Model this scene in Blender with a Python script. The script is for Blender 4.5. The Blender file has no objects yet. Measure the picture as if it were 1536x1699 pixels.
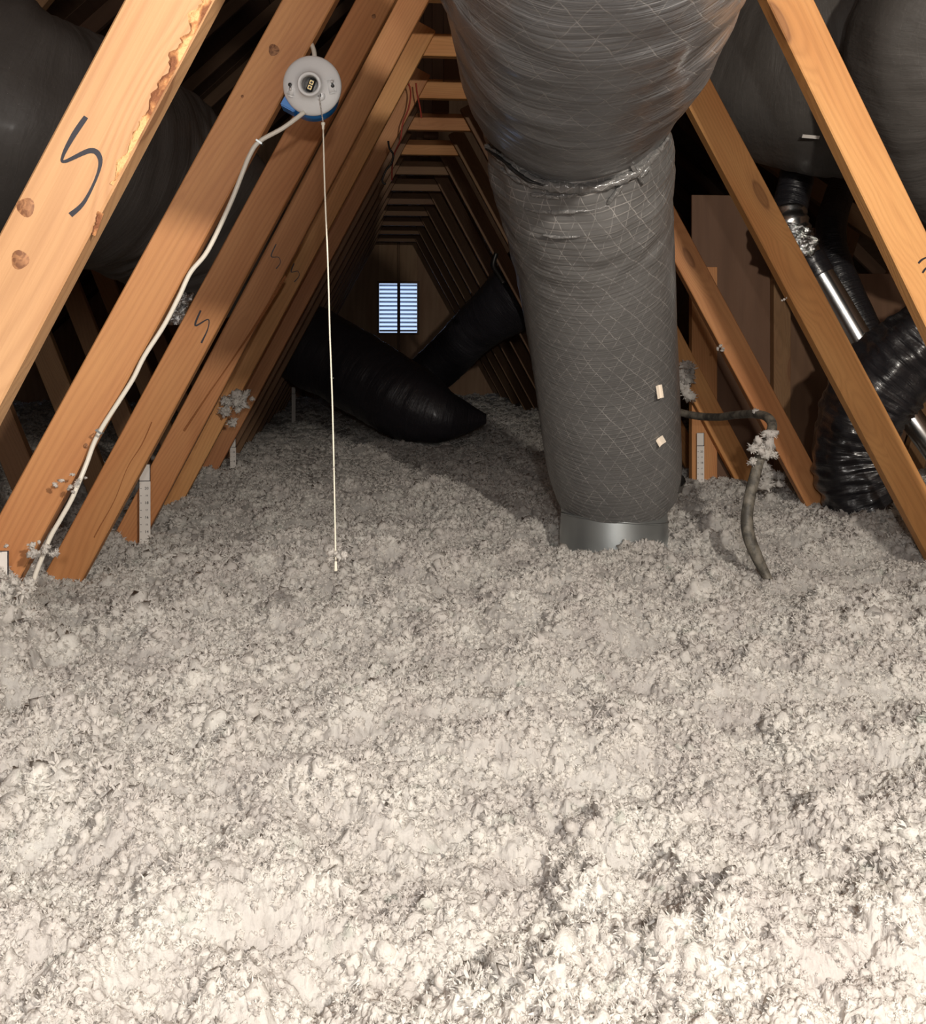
import bpy, bmesh, math, random
import numpy as np
from mathutils import Vector, Matrix, noise

SC = bpy.context.scene
COL = SC.collection
# ------------------------------------------------------------------ camera
F = 1536.0                      # focal length in pixels of the 1536 x 1699 frame
HX, HY = 640.0, 565.0           # where the ridge direction vanishes
TH = math.atan((768 - HX) / F)
ST, CT = math.sin(TH), math.cos(TH)
cam = bpy.data.cameras.new('camera')
cam.sensor_fit = 'HORIZONTAL'
cam.sensor_width = 36.0
cam.lens = 36.0 * F / 1536.0
cam.shift_y = -(849.5 - HY) / 1536.0
cam.clip_start = 0.02
co = bpy.data.objects.new('camera', cam); COL.objects.link(co)
co.rotation_euler = (math.pi / 2, 0, -TH)
SC.camera = co
# ------------------------------------------------------------------ world, lights, exposure
W = bpy.data.worlds.new('world'); SC.world = W
W.use_nodes = True
wb = W.node_tree.nodes['Background']
wb.inputs[0].default_value = (0.50, 0.66, 1.0, 1)
wb.inputs[1].default_value = 0.62


def light(name, kind, loc, energy, color, size=0.03, look=None):
    d = bpy.data.lights.new(name, kind)
    d.energy = energy; d.color = color
    if kind == 'AREA':
        d.shape = 'DISK'; d.size = size
    else:
        d.shadow_soft_size = size
    o = bpy.data.objects.new(name, d); COL.objects.link(o)
    o.location = loc
    if look:
        o.rotation_euler = (Vector(look) - Vector(loc)).to_track_quat('-Z', 'Y').to_euler()
    return o


light('work_lamp', 'POINT', (0.73, -0.42, 0.66), 104.0, (1.0, 0.92, 0.81), 0.036)
light('phone_flash', 'POINT', (0.04, -0.30, 0.12), 23.0, (1.0, 0.96, 0.91), 0.02)
light('fill_light', 'AREA', (-0.25, -1.1, 0.75), 14.0, (1.0, 0.94, 0.88), 0.9, (0.2, 3.0, -0.4))  # large soft fill added behind the camera, stands for no known source
vs = SC.view_settings
vs.view_transform = 'Standard'; vs.look = 'None'; vs.gamma = 1.0
vs.use_curve_mapping = False
vs.exposure = 1.04
SC.cycles.max_bounces = 6; SC.cycles.diffuse_bounces = 3; SC.cycles.glossy_bounces = 3; SC.cycles.transmission_bounces = 3


# ------------------------------------------------------------------ helpers
def P(px, py, Y):
    """the place at distance Y along the attic seen at this pixel of the photograph"""
    u = (px - 768.0) / F; v = (HY - py) / F
    t = Y / (CT - u * ST)
    return Vector(((ST + u * CT) * t, Y, v * t))


def obj(name, me, mat=None, parent=None, smooth=True):
    o = bpy.data.objects.new(name, me); COL.objects.link(o)
    if mat: me.materials.append(mat)
    if smooth and len(me.polygons):
        me.polygons.foreach_set('use_smooth', [True] * len(me.polygons))
    if parent is not None:
        o.parent = parent
    return o


def tag(o, label=None, cat=None, group=None, kind=None):
    if label: o['label'] = label
    if cat: o['category'] = cat
    if group: o['group'] = group
    if kind: o['kind'] = kind
    return o


def empty(name, loc, label, cat, group=None):
    o = bpy.data.objects.new(name, None); COL.objects.link(o)
    o.location = loc; o.empty_display_size = 0.05
    return tag(o, label, cat, group)


def loc_in(o, parent, world):
    """place a child of an unrotated Empty at a world position"""
    o.location = Vector(world) - parent.location


def mesh_from(name, verts, faces, uvs=None):
    me = bpy.data.meshes.new(name)
    me.from_pydata([tuple(v) for v in verts], [], faces)
    if uvs is not None:
        l = me.uv_layers.new(name='UVMap')
        flat = []
        for p in me.polygons:
            for li in p.loop_indices:
                pass
        for f_i, f in enumerate(uvs):
            for c in f: flat += [c[0], c[1]]
        l.data.foreach_set('uv', flat)
    me.update()
    return me


def bevel_box(name, sx, sy, sz, b=0.002, segs=1):
    bm = bmesh.new()
    bmesh.ops.create_cube(bm, size=1.0)
    bmesh.ops.scale(bm, vec=(sx, sy, sz), verts=bm.verts)
    if b > 0:
        bmesh.ops.bevel(bm, geom=list(bm.edges), offset=b, segments=segs, affect='EDGES', profile=0.5)
    me = bpy.data.meshes.new(name); bm.to_mesh(me); bm.free()
    return me


def add_box(bm, c, s, rot=None):
    r = bmesh.ops.create_cube(bm, size=1.0)
    bmesh.ops.scale(bm, vec=s, verts=r['verts'])
    if rot is not None: bmesh.ops.rotate(bm, matrix=rot, verts=r['verts'], cent=(0, 0, 0))
    bmesh.ops.translate(bm, vec=c, verts=r['verts'])
    return r['verts']


def catmull(pts, n):
    """resample a list of (Vector, radius) with n steps per span"""
    out = []
    m = len(pts)
    for i in range(m - 1):
        p0 = pts[max(i - 1, 0)]; p1 = pts[i]; p2 = pts[i + 1]; p3 = pts[min(i + 2, m - 1)]
        for k in range(n):
            t = k / n
            def h(a, b, c, d):
                return 0.5 * ((2 * b) + (c - a) * t + (2 * a - 5 * b + 4 * c - d) * t * t + (3 * b - a - 3 * c + d) * t ** 3)
            out.append((h(p0[0], p1[0], p2[0], p3[0]), h(p0[1], p1[1], p2[1], p3[1])))
    out.append(pts[-1])
    return out


def sweep(name, pts, n=8, seg=16, fn=None, caps=True, origin=(0, 0, 0), squash=None):
    """tube along pts [(Vector, radius)], uv in metres; fn(angle, along) multiplies the radius"""
    S = catmull(pts, n) if n > 1 else list(pts)
    org = Vector(origin)
    verts = []; faces = []; uvs = []
    T = []
    for i in range(len(S)):
        a = S[max(i - 1, 0)][0]; b = S[min(i + 1, len(S) - 1)][0]
        T.append((b - a).normalized())
    ref = Vector((0, 0, 1)) if abs(T[0].z) < 0.9 else Vector((1, 0, 0))
    N = (ref - T[0] * ref.dot(T[0])).normalized()
    s = 0.0
    ss = []
    for i, (p, r) in enumerate(S):
        if i:
            s += (p - S[i - 1][0]).length
            N = (N - T[i] * N.dot(T[i])).normalized()
        B = T[i].cross(N)
        ss.append(s)
        for k in range(seg):
            a = 2 * math.pi * k / seg
            rr = r * (fn(a, s) if fn else 1.0)
            sy, sx = squash if squash else (1, 1)
            verts.append(p + (N * math.cos(a) * sy + B * math.sin(a) * sx) * rr - org)
    rm = sum(r for _, r in S) / len(S)
    for i in range(len(S) - 1):
        for k in range(seg):
            k2 = (k + 1) % seg
            faces.append((i * seg + k, (i + 1) * seg + k, (i + 1) * seg + k2, i * seg + k2))
            u0 = k / seg * 2 * math.pi * rm; u1 = (k + 1) / seg * 2 * math.pi * rm
            uvs.append(((u0, ss[i]), (u0, ss[i + 1]), (u1, ss[i + 1]), (u1, ss[i])))
    if caps:
        for base, rev in ((0, False), ((len(S) - 1) * seg, True)):
            f = tuple(base + k for k in range(seg))
            if rev: f = f[::-1]
            faces.append(f)
            uvs.append(tuple((0.0, 0.0) for _ in f))
    return mesh_from(name, verts, faces, uvs)


def lathe(name, prof, seg=48):
    """profile [(radius, y)] turned about local -Y (towards the viewer)"""
    verts = []; faces = []
    for r, y in prof:
        for k in range(seg):
            a = 2 * math.pi * k / seg
            verts.append((r * math.cos(a), y, r * math.sin(a)))
    for i in range(len(prof) - 1):
        for k in range(seg):
            k2 = (k + 1) % seg
            faces.append((i * seg + k, i * seg + k2, (i + 1) * seg + k2, (i + 1) * seg + k))
    return mesh_from(name, verts, faces)


# ------------------------------------------------------------------ materials
class NT:
    def __init__(s, name):
        s.m = bpy.data.materials.new(name); s.m.use_nodes = True
        s.t = s.m.node_tree; s.b = s.t.nodes['Principled BSDF']
    def n(s, typ, **kw):
        nd = s.t.nodes.new(typ)
        for k, v in kw.items():
            if k == 'ins':
                for a, b in v.items(): s.set(nd, a, b)
            else: setattr(nd, k, v)
        return nd
    def set(s, nd, k, v):
        if isinstance(v, bpy.types.NodeSocket): s.t.links.new(v, nd.inputs[k])
        else: nd.inputs[k].default_value = v
    def math(s, op, a, b=0.0, c=None, clamp=False):
        nd = s.n('ShaderNodeMath', operation=op, use_clamp=clamp)
        s.set(nd, 0, a); s.set(nd, 1, b)
        if c is not None: s.set(nd, 2, c)
        return nd.outputs[0]
    def mix(s, f, a, b, typ='MIX'):
        nd = s.n('ShaderNodeMix', data_type='RGBA', blend_type=typ)
        s.set(nd, 0, f); s.set(nd, 6, a); s.set(nd, 7, b)
        return nd.outputs[2]
    def ramp(s, f, stops):
        nd = s.n('ShaderNodeValToRGB'); s.set(nd, 0, f)
        e = nd.color_ramp.elements
        while len(e) > 1: e.remove(e[0])
        e[0].position, e[0].color = stops[0][0], stops[0][1]
        for p, c in stops[1:]:
            x = e.new(p); x.color = c
        return nd.outputs[0]
    def noise(s, vec, scale, detail=3.0, rough=0.5, dist=0.0):
        nd = s.n('ShaderNodeTexNoise'); s.set(nd, 'Vector', vec)
        s.set(nd, 'Scale', scale); s.set(nd, 'Detail', detail); s.set(nd, 'Roughness', rough); s.set(nd, 'Distortion', dist)
        return nd.outputs[0]
    def bump(s, h, strength, dist=0.002):
        nd = s.n('ShaderNodeBump'); s.set(nd, 'Strength', strength); s.set(nd, 'Distance', dist); s.set(nd, 'Height', h)
        s.t.links.new(nd.outputs[0], s.b.inputs['Normal'])
    def out(s, **kw):
        for k, v in kw.items(): s.set(s.b, k.replace('_', ' '), v)
        return s.m


def g(v): return (v, v, v, 1)


def wood(name, light_c, dark_c, red_c, knots=True, freq=190.0, rough=0.62):
    m = NT(name)
    tc = m.n('ShaderNodeTexCoord'); oi = m.n('ShaderNodeObjectInfo')
    rnd = oi.outputs['Random']
    add = m.n('ShaderNodeVectorMath', operation='ADD')
    m.set(add, 0, tc.outputs['Object'])
    cmb = m.n('ShaderNodeCombineXYZ'); m.set(cmb, 0, m.math('MULTIPLY', rnd, 3.1)); m.set(cmb, 1, m.math('MULTIPLY', rnd, 7.7)); m.set(cmb, 2, m.math('MULTIPLY', rnd, 61.0))
    m.set(add, 1, cmb.outputs[0])
    v = add.outputs[0]
    def stretch(sx, sy, sz):
        nd = m.n('ShaderNodeVectorMath', operation='MULTIPLY'); m.set(nd, 0, v); nd.inputs[1].default_value = (sx, sy, sz)
        return nd.outputs[0]
    # knots: sparse cells, long along the board
    vk = m.n('ShaderNodeTexVoronoi', feature='F1'); m.set(vk, 'Vector', stretch(9.0, 6.0, 2.6)); m.set(vk, 'Scale', 1.0)
    kd = vk.outputs['Distance']
    wn = m.n('ShaderNodeSeparateColor'); m.set(wn, 0, vk.outputs['Color'])
    on = m.math('GREATER_THAN', wn.outputs[0], 0.45 if knots else 2.0)
    sx = m.n('ShaderNodeSeparateXYZ'); m.set(sx, 0, v)
    bow = m.math('MULTIPLY', m.math('SUBTRACT', 0.42, kd, clamp=True), m.math('MULTIPLY', on, 0.16))
    warp = m.math('ADD', m.math('MULTIPLY', m.noise(stretch(2.2, 2.2, 0.55), 1.0, 2.0, 0.45), 0.40), m.math('MULTIPLY', m.noise(stretch(34, 34, 0.7), 1.0, 2.0, 0.5), 0.022))
    r2 = m.math('ADD', m.math('ADD', sx.outputs[0], m.math('MULTIPLY', sx.outputs[1], 0.7)), m.math('ADD', warp, bow))
    ring = m.math('SINE', m.math('MULTIPLY', r2, freq * 2.6))
    ring = m.math('MULTIPLY_ADD', ring, 0.5, 0.5)
    ring = m.math('POWER', ring, 1.8)
    fib = m.noise(stretch(260, 260, 6.0), 1.0, 3.0, 0.6)
    blot = m.noise(stretch(7, 7, 1.6), 1.0, 3.0, 0.55)
    c = m.mix(m.ramp(blot, [(0.36, g(0)), (0.66, g(1))]), light_c, red_c)
    c = m.mix(m.math('MULTIPLY', ring, m.math('MULTIPLY_ADD', blot, 0.50, -0.02)), c, dark_c)
    c = m.mix(m.math('MULTIPLY', m.ramp(fib, [(0.5, g(0)), (0.75, g(1))]), 0.22), c, dark_c)
    # every board has its own tone
    hsv = m.n('ShaderNodeHueSaturation'); m.set(hsv, 'Hue', m.math('MULTIPLY_ADD', rnd, 0.010, 0.494)); m.set(hsv, 'Saturation', 1.0)
    m.set(hsv, 'Value', m.math('MULTIPLY_ADD', rnd, 0.22, 0.88)); m.set(hsv, 'Color', c)
    c = hsv.outputs[0]
    kc = m.ramp(kd, [(0.03, g(1)), (0.10, g(0.75)), (0.125, g(0.95)), (0.15, g(0.25)), (0.26, g(0))])
    c = m.mix(m.math('MULTIPLY', m.math('MULTIPLY', kc, on), 0.72), c, (0.13, 0.045, 0.015, 1))
    m.bump(m.math('ADD', m.math('MULTIPLY', ring, 0.5), fib), 0.35, 0.0008)
    return m.out(Base_Color=c, Roughness=rough)


M = {}
M['pine'] = wood('pine_lumber', (0.58, 0.29, 0.105, 1), (0.30, 0.12, 0.035, 1), (0.50, 0.215, 0.07, 1))
M['pine_pale'] = wood('pale_pine_lumber', (0.43, 0.245, 0.120, 1), (0.21, 0.09, 0.038, 1), (0.37, 0.19, 0.085, 1), freq=150)
M['fir_red'] = wood('red_fir_lumber', (0.52, 0.25, 0.095, 1), (0.27, 0.10, 0.035, 1), (0.43, 0.175, 0.065, 1))
M['dim_wood'] = wood('dimmed_lumber', (0.23, 0.125, 0.058, 1), (0.12, 0.06, 0.026, 1), (0.19, 0.095, 0.04, 1))  # darker lumber: the weak light deep in the attic is put into the colour
M['ply_gable'] = wood('gable_plywood', (0.44, 0.28, 0.17, 1), (0.26, 0.15, 0.08, 1), (0.36, 0.21, 0.12, 1), knots=False, freq=40, rough=0.7)
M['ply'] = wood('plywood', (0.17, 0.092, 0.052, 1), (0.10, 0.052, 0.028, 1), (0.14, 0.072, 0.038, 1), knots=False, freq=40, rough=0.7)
M['deck'] = wood('roof_deck', (0.15, 0.085, 0.05, 1), (0.08, 0.045, 0.025, 1), (0.12, 0.07, 0.04, 1), knots=False, freq=40, rough=0.85)


def simple(name, col, rough=0.5, metal=0.0, bump=None, **kw):
    m = NT(name)
    if bump:
        tc = m.n('ShaderNodeTexCoord')
        m.bump(m.noise(tc.outputs['Object'], bump[0], 4.0, 0.6), bump[1], bump[2])
    return m.out(Base_Color=col, Roughness=rough, Metallic=metal, **kw)


def fluff_mat():
    m = NT('blown_fibre')
    geo = m.n('ShaderNodeNewGeometry'); p = geo.outputs['Position']
    a = m.noise(p, 9.0, 4.0, 0.6); b = m.noise(p, 70.0, 4.0, 0.65); d = m.noise(p, 420.0, 3.0, 0.7)
    c = m.ramp(a, [(0.32, (0.80, 0.76, 0.73, 1)), (0.52, (0.90, 0.87, 0.83, 1)), (0.68, (0.96, 0.94, 0.90, 1))])
    c = m.mix(m.ramp(b, [(0.34, g(0.45)), (0.5, g(0))]), c, (0.58, 0.54, 0.51, 1))
    c = m.mix(m.ramp(d, [(0.62, g(0)), (0.75, g(0.35))]), c, (0.40, 0.38, 0.34, 1))
    e = m.noise(p, 23.0, 2.0, 0.5)
    c = m.mix(m.ramp(e, [(0.66, g(0)), (0.76, g(0.4))]), c, (0.48, 0.54, 0.47, 1))
    m.bump(m.math('ADD', m.math('MULTIPLY', b, 1.0), m.math('MULTIPLY', d, 0.5)), 0.6, 0.006)
    m.b.inputs['Specular IOR Level'].default_value = 0.1
    tr = m.n('ShaderNodeBsdfTranslucent'); m.set(tr, 'Color', c)
    mx_ = m.n('ShaderNodeMixShader'); m.set(mx_, 0, 0.52)
    m.t.links.new(m.b.outputs[0], mx_.inputs[1]); m.t.links.new(tr.outputs[0], mx_.inputs[2])
    m.t.links.new(mx_.outputs[0], m.t.nodes['Material Output'].inputs['Surface'])
    return m.out(Base_Color=c, Roughness=0.95)


M['fluff'] = fluff_mat()


def jacket(name, base, line, rough, lines=1.0, wrinkle=0.6, coat=0.3, rib=1.0):
    m = NT(name)
    uv = m.n('ShaderNodeUVMap'); sp = m.n('ShaderNodeSeparateXYZ'); m.set(sp, 0, uv.outputs[0])
    U, V = sp.outputs[0], sp.outputs[1]
    tc = m.n('ShaderNodeTexCoord')
    wob = m.math('MULTIPLY', m.math('SUBTRACT', m.noise(tc.outputs['Object'], 7.0, 3.0, 0.55), 0.5), 0.035)
    def fam(expr, per, w):
        f = m.math('FRACT', m.math('DIVIDE', expr, per))
        d = m.math('ABSOLUTE', m.math('SUBTRACT', f, 0.5))
        return m.math('SUBTRACT', 1.0, m.math('DIVIDE', d, w), clamp=True)
    Uw = m.math('ADD', U, wob)
    A = fam(m.math('MULTIPLY_ADD', V, 0.52, Uw), 0.040, 0.035)
    B = fam(m.math('MULTIPLY_ADD', V, -0.52, Uw), 0.040, 0.035)
    Vw = m.math('ADD', V, m.math('MULTIPLY', wob, 0.30))
    R = fam(Vw, 0.0155, 0.10)
    brk = m.ramp(m.noise(tc.outputs['Object'], 26.0, 3.0, 0.6), [(0.38, g(0.25)), (0.62, g(1))])
    ln = m.math('MAXIMUM', m.math('MULTIPLY', m.math('MAXIMUM', A, m.math('MULTIPLY', B, 0.75)), 0.85), m.math('MULTIPLY', R, 0.75 * rib))
    ln = m.math('MULTIPLY', m.math('MULTIPLY', ln, brk), lines)
    cl = m.noise(tc.outputs['Object'], 5.0, 4.0, 0.6)
    c = m.mix(m.ramp(cl, [(0.3, g(0)), (0.7, g(1))]), base, tuple(x * 1.28 for x in base[:3]) + (1,))
    c = m.mix(m.math('MULTIPLY', ln, 0.8), c, line)
    dust = m.ramp(m.noise(tc.outputs['Object'], 300.0, 1.0, 0.5), [(0.74, g(0)), (0.80, g(0.5))])
    c = m.mix(m.math('MULTIPLY', dust, 0.5), c, g(0.45))
    # wrinkles run around the duct
    mp = m.n('ShaderNodeCombineXYZ'); m.set(mp, 0, m.math('MULTIPLY', U, 4.0)); m.set(mp, 1, m.math('MULTIPLY', Vw, 60.0))
    wr = m.noise(mp.outputs[0], 1.0, 4.0, 0.62, 0.4)
    big = m.noise(tc.outputs['Object'], 16.0, 3.0, 0.6)
    h = m.math('ADD', m.math('MULTIPLY', wr, 1.0), m.math('ADD', m.math('MULTIPLY', ln, 0.10), m.math('MULTIPLY', big, 0.9)))
    m.bump(h, wrinkle, 0.006)
    m.b.inputs['Coat Weight'].default_value = coat
    m.b.inputs['Coat Roughness'].default_value = 0.18
    return m.out(Base_Color=c, Roughness=rough)


M['jacket'] = jacket('grey_duct_jacket', (0.115, 0.113, 0.111, 1), (0.48, 0.46, 0.44, 1), 0.42, 1.15, 0.4, 0.35)
M['jacket_up'] = jacket('grey_duct_jacket_stretched', (0.126, 0.129, 0.136, 1), (0.42, 0.41, 0.40, 1), 0.40, 1.0, 0.8, 0.4, 0.7)
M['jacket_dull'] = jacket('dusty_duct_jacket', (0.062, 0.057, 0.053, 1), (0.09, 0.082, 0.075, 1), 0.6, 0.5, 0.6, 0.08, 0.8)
M['black'] = jacket('black_duct_jacket', (0.013, 0.0125, 0.015, 1), (0.026, 0.026, 0.028, 1), 0.36, 0.3, 1.0, 0.4)
M['black_matt'] = jacket('matt_black_duct_jacket', (0.030, 0.028, 0.034, 1), (0.026, 0.026, 0.028, 1), 0.42, 0.3, 0.8, 0.2)
M['foil'] = simple('foil_wrap', g(0.6), 0.2, 1.0, (60, 0.9, 0.01))
M['zinc'] = simple('galvanised_steel', (0.42, 0.45, 0.46, 1), 0.38, 0.85, (14, 0.15, 0.002))
M['zinc_pipe'] = simple('galvanised_pipe', (0.75, 0.78, 0.80, 1), 0.22, 1.0, (9, 0.1, 0.002))
M['white'] = simple('glazed_porcelain', (0.80, 0.81, 0.82, 1), 0.12, 0.0, None, Coat_Weight=0.6)
M['plastic_white'] = simple('white_plastic', (0.82, 0.77, 0.64, 1), 0.45)
M['cable'] = simple('white_cable_sheath', (0.70, 0.66, 0.58, 1), 0.4)
M['blue'] = simple('blue_plastic', (0.0, 0.17, 0.55, 1), 0.35)
M['brass'] = simple('brass_contact', (0.75, 0.58, 0.28, 1), 0.3, 1.0)
M['steel'] = simple('bright_steel', g(0.8), 0.35, 0.7)
M['dark'] = simple('black_fitting', g(0.012), 0.4)
M['ink'] = simple('marker_ink', (0.010, 0.009, 0.016, 1), 0.5)
M['bark'] = simple('bark', (0.30, 0.11, 0.035, 1), 0.85, 0.0, (160, 1.0, 0.006))
M['bark_pale'] = simple('torn_wood', (0.62, 0.33, 0.13, 1), 0.8, 0.0, (120, 0.8, 0.004))
M['paper'] = simple('card_paper', (0.72, 0.68, 0.64, 1), 0.8)
M['scrap'] = simple('paper_scrap', (0.80, 0.70, 0.58, 1), 0.8)
M['red'] = simple('red_wire_sheath', (0.30, 0.03, 0.015, 1), 0.4)
M['slat'] = simple('painted_louvre', (0.55, 0.60, 0.68, 1), 0.5)


def hose_mat():
    m = NT('dirty_grey_hose'); tc = m.n('ShaderNodeTexCoord')
    n1 = m.noise(tc.outputs['Object'], 30.0, 4.0, 0.65)
    c = m.ramp(n1, [(0.38, (0.055, 0.05, 0.042, 1)), (0.55, (0.15, 0.135, 0.11, 1)), (0.7, (0.20, 0.18, 0.15, 1))])
    m.bump(n1, 0.4, 0.003)
    return m.out(Base_Color=c, Roughness=0.6)


M['hose'] = hose_mat()

# ------------------------------------------------------------------ insulation (the big surface first)
rng = np.random.default_rng(7)


def h2(ix, iy, s):
    n = (ix.astype(np.int64) * 374761393 + iy.astype(np.int64) * 668265263 + s * 1442695041) & 0xffffffff
    n = ((n ^ (n >> 13)) * 1274126177) & 0xffffffff
    n = n ^ (n >> 16)
    return (n & 0xffffff).astype(np.float32) / float(0xffffff)


def vnoise(x, y, s):
    ix = np.floor(x); iy = np.floor(y); fx = x - ix; fy = y - iy
    ix = ix.astype(np.int64); iy = iy.astype(np.int64)
    fx = fx * fx * (3 - 2 * fx); fy = fy * fy * (3 - 2 * fy)
    a = h2(ix, iy, s); b = h2(ix + 1, iy, s); c = h2(ix, iy + 1, s); d = h2(ix + 1, iy + 1, s)
    return (a + (b - a) * fx) * (1 - fy) + (c + (d - c) * fx) * fy - 0.5


def tufts(x, y, s, keep=1.0):
    """rounded lumps on a jittered grid, highest wins"""
    ix = np.floor(x).astype(np.int64); iy = np.floor(y).astype(np.int64)
    best = np.zeros_like(x)
    for dx in (-1, 0, 1):
        for dy in (-1, 0, 1):
            cx = ix + dx; cy = iy + dy
            jx = cx + h2(cx, cy, s); jy = cy + h2(cx, cy, s + 1); hh = h2(cx, cy, s + 2)
            r = 0.55 + 0.5 * h2(cx, cy, s + 3)
            d = ((x - jx) ** 2 + (y - jy) ** 2) / (r * r)
            v = np.sqrt(np.clip(1 - d, 0, 1)) * (0.25 + 0.75 * hh) * (hh < keep)
            best = np.maximum(best, v)
    return best


def ground(x, y, fine=True):
    z = np.full_like(x, -0.615)
    z += 0.035 * np.clip(3.0 - y, 0, 1.2)                        # a little higher towards the viewer's trusses
    z -= 0.02 * np.clip(y - 3.0, 0, 2)
    z += 0.03 * np.clip(x - 0.6, 0, 1) + 0.0
    z += 0.07 * vnoise(x * 1.3 + 3.1, y * 1.3, 11)
    z += 0.050 * vnoise(x * 1.7 + y * 1.2, y * 4.6 - x * 2.1, 12)    # long low drifts
    z += 0.036 * vnoise(x * 7, y * 10, 13) + 0.020 * vnoise(x * 17 + y * 4, y * 21, 14)
    # drift against the left trusses
    q = np.clip((-0.60 + 0.03 * np.sin(y * 9) - x) / 0.16, 0, 1) * np.clip((y - 1.12) / 0.35, 0, 1) * np.clip((2.0 - y) / 0.3, 0, 1)
    z += 0.17 * q
    q = np.exp(-((x - 1.95) ** 2 + (y - 3.0) ** 2) / 0.05)
    z += 0.07 * q
    z -= 0.055 * np.exp(-((x - 1.0) ** 2 + (y - 2.25) ** 2) / 0.09)
    z -= 0.04 * np.exp(-((x - 0.7) ** 2 + (y - 2.75) ** 2) / 0.12)
    if fine:
        z += 0.019 * np.clip(2.0 * vnoise(x * 14, y * 14, 91), -0.4, 1.0)
        z -= 0.022
        wx = x + 0.012 * vnoise(x * 40, y * 40, 31); wy = y + 0.012 * vnoise(x * 40 + 9, y * 40, 32)
        z += 0.020 * tufts(wx / 0.075, wy / 0.075, 41)
        z += 0.013 * tufts(wx / 0.030, wy / 0.030, 51)
        z += 0.006 * tufts(wx / 0.012, wy / 0.012, 61)
        z += 0.006 * vnoise(x * 110, y * 110, 71) + 0.004 * vnoise(x * 240, y * 240, 72)
        z += 0.0045 * vnoise(x * 420, y * 420, 73)
    return z


def tuft_mesh(i, sub=2):
    """a soft core with curling loose fibres and flakes standing out of it"""
    r_ = random.Random(i * 7 + 1)
    bm = bmesh.new()
    bmesh.ops.create_icosphere(bm, subdivisions=sub + (i % 2), radius=1.0)
    off = Vector((i * 13.7, i * 5.1, i * 3.3))
    core = (0.80, 0.55, 0.7, 0.42, 0.85, 0.6, 0.5)[i % 7]
    for v in bm.verts:
        d = v.co.normalized()
        n1 = noise.noise(d * 1.3 + off); n2 = noise.noise(d * 3.4 + off * 2); n3 = noise.noise(d * 8.0 + off * 3)
        v.co = d * max(core * (0.9 + 0.5 * n1 + 0.7 * n2 + 0.5 * n3), 0.12)
    for k in range(46):
        d = Vector((r_.gauss(0, 1), r_.gauss(0, 1), r_.gauss(0, 1))).normalized()
        q = d.cross(Vector((r_.gauss(0, 1), r_.gauss(0, 1), r_.gauss(0, 1)))).normalized()
        e = d.cross(q)
        w = r_.uniform(0.035, 0.15); L = r_.uniform(0.30, 0.85)
        base = d * core * 0.65
        pts = [base, base + d * L * 0.5 + q * L * r_.uniform(-.2, .35), base + d * L * 0.85 + q * L * r_.uniform(-.1, .7)]
        a = [bm.verts.new(pts[0] + e * w), bm.verts.new(pts[0] - e * w)]
        b = [bm.verts.new(pts[1] + e * w * .9), bm.verts.new(pts[1] - e * w * .7)]
        c = bm.verts.new(pts[2])
        bm.faces.new((a[0], a[1], b[1], b[0])); bm.faces.new((b[0], b[1], c))
    me = bpy.data.meshes.new('fibre_tuft'); bm.to_mesh(me); bm.free()
    me.materials.append(M['fluff'])
    me.polygons.foreach_set('use_smooth', [True] * len(me.polygons))
    return me


TUFTS = [tuft_mesh(i) for i in range(7)]
tcol = bpy.data.collections.new('tuft_kinds')
for t in TUFTS:
    tcol.objects.link(bpy.data.objects.new('fibre_tuft', t))

NR, NC, NS = 1000, 920, 60
inv = np.linspace(0.42 ** -0.55, 10.29 ** -0.55, NR)
Yr = inv ** (-1 / 0.55)
aL, aR = -0.50, 0.72
core = np.linspace(aL, aR, NC)
XX = np.zeros((NR, NC + 2 * NS)); YY = np.repeat(Yr[:, None], NC + 2 * NS, 1)
XX[:, NS:NS + NC] = core[None, :] * Yr[:, None]
sd = (np.arange(NS) + 1) / NS; sd = sd ** 1.6
for i, y in enumerate(Yr):
    lo = aL * y; hi = aR * y
    XX[i, :NS] = (lo + (min(-4.1, lo - 0.05) - lo) * sd)[::-1]
    XX[i, NS + NC:] = hi + (max(4.7, hi + 0.05) - hi) * sd
Z = ground(XX, YY)
XX = XX + 0.006 * vnoise(XX * 60, YY * 60, 81) + 0.002 * vnoise(XX * 260, YY * 260, 82)
YY2 = YY + 0.006 * vnoise(XX * 60, YY * 60, 83)
nv = XX.size; ncol = XX.shape[1]
cov = np.stack([XX, YY2, Z], -1).reshape(-1, 3).astype(np.float32)
idx = np.arange(nv).reshape(NR, ncol)
quads = np.stack([idx[:-1, :-1], idx[:-1, 1:], idx[1:, 1:], idx[1:, :-1]], -1).reshape(-1, 4)
me = bpy.data.meshes.new('blown_insulation')
me.vertices.add(nv); me.vertices.foreach_set('co', cov.ravel())
me.loops.add(quads.size); me.loops.foreach_set('vertex_index', quads.ravel().astype(np.int32))
me.polygons.add(len(quads)); me.polygons.foreach_set('loop_start', np.arange(0, quads.size, 4, dtype=np.int32))
me.polygons.foreach_set('use_smooth', np.ones(len(quads), dtype=bool))
me.update()
at = me.attributes.new('tuft', 'FLOAT', 'POINT')
dens = 12500.0                                              # tufts per square metre where the grid is fine
area = np.abs(np.gradient(Yr))[:, None] * np.gradient(XX, axis=1)
fade = np.clip(1.5 / YY, 0.18, 1.0)
pick = rng.random(XX.shape) < area * dens * fade
clus = np.clip(0.85 + 1.6 * vnoise(XX * 14, YY * 14, 91) + 0.8 * vnoise(XX * 5, YY * 5, 92), 0.60, 2.0)
size = clus * (0.0042 + 0.0115 * rng.random(XX.shape) ** 2.4) * (0.75 + 0.2 * np.clip(YY, 0, 3))
tv = np.where(pick & (YY > 0.55), size, 0).astype(np.float32)
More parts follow.
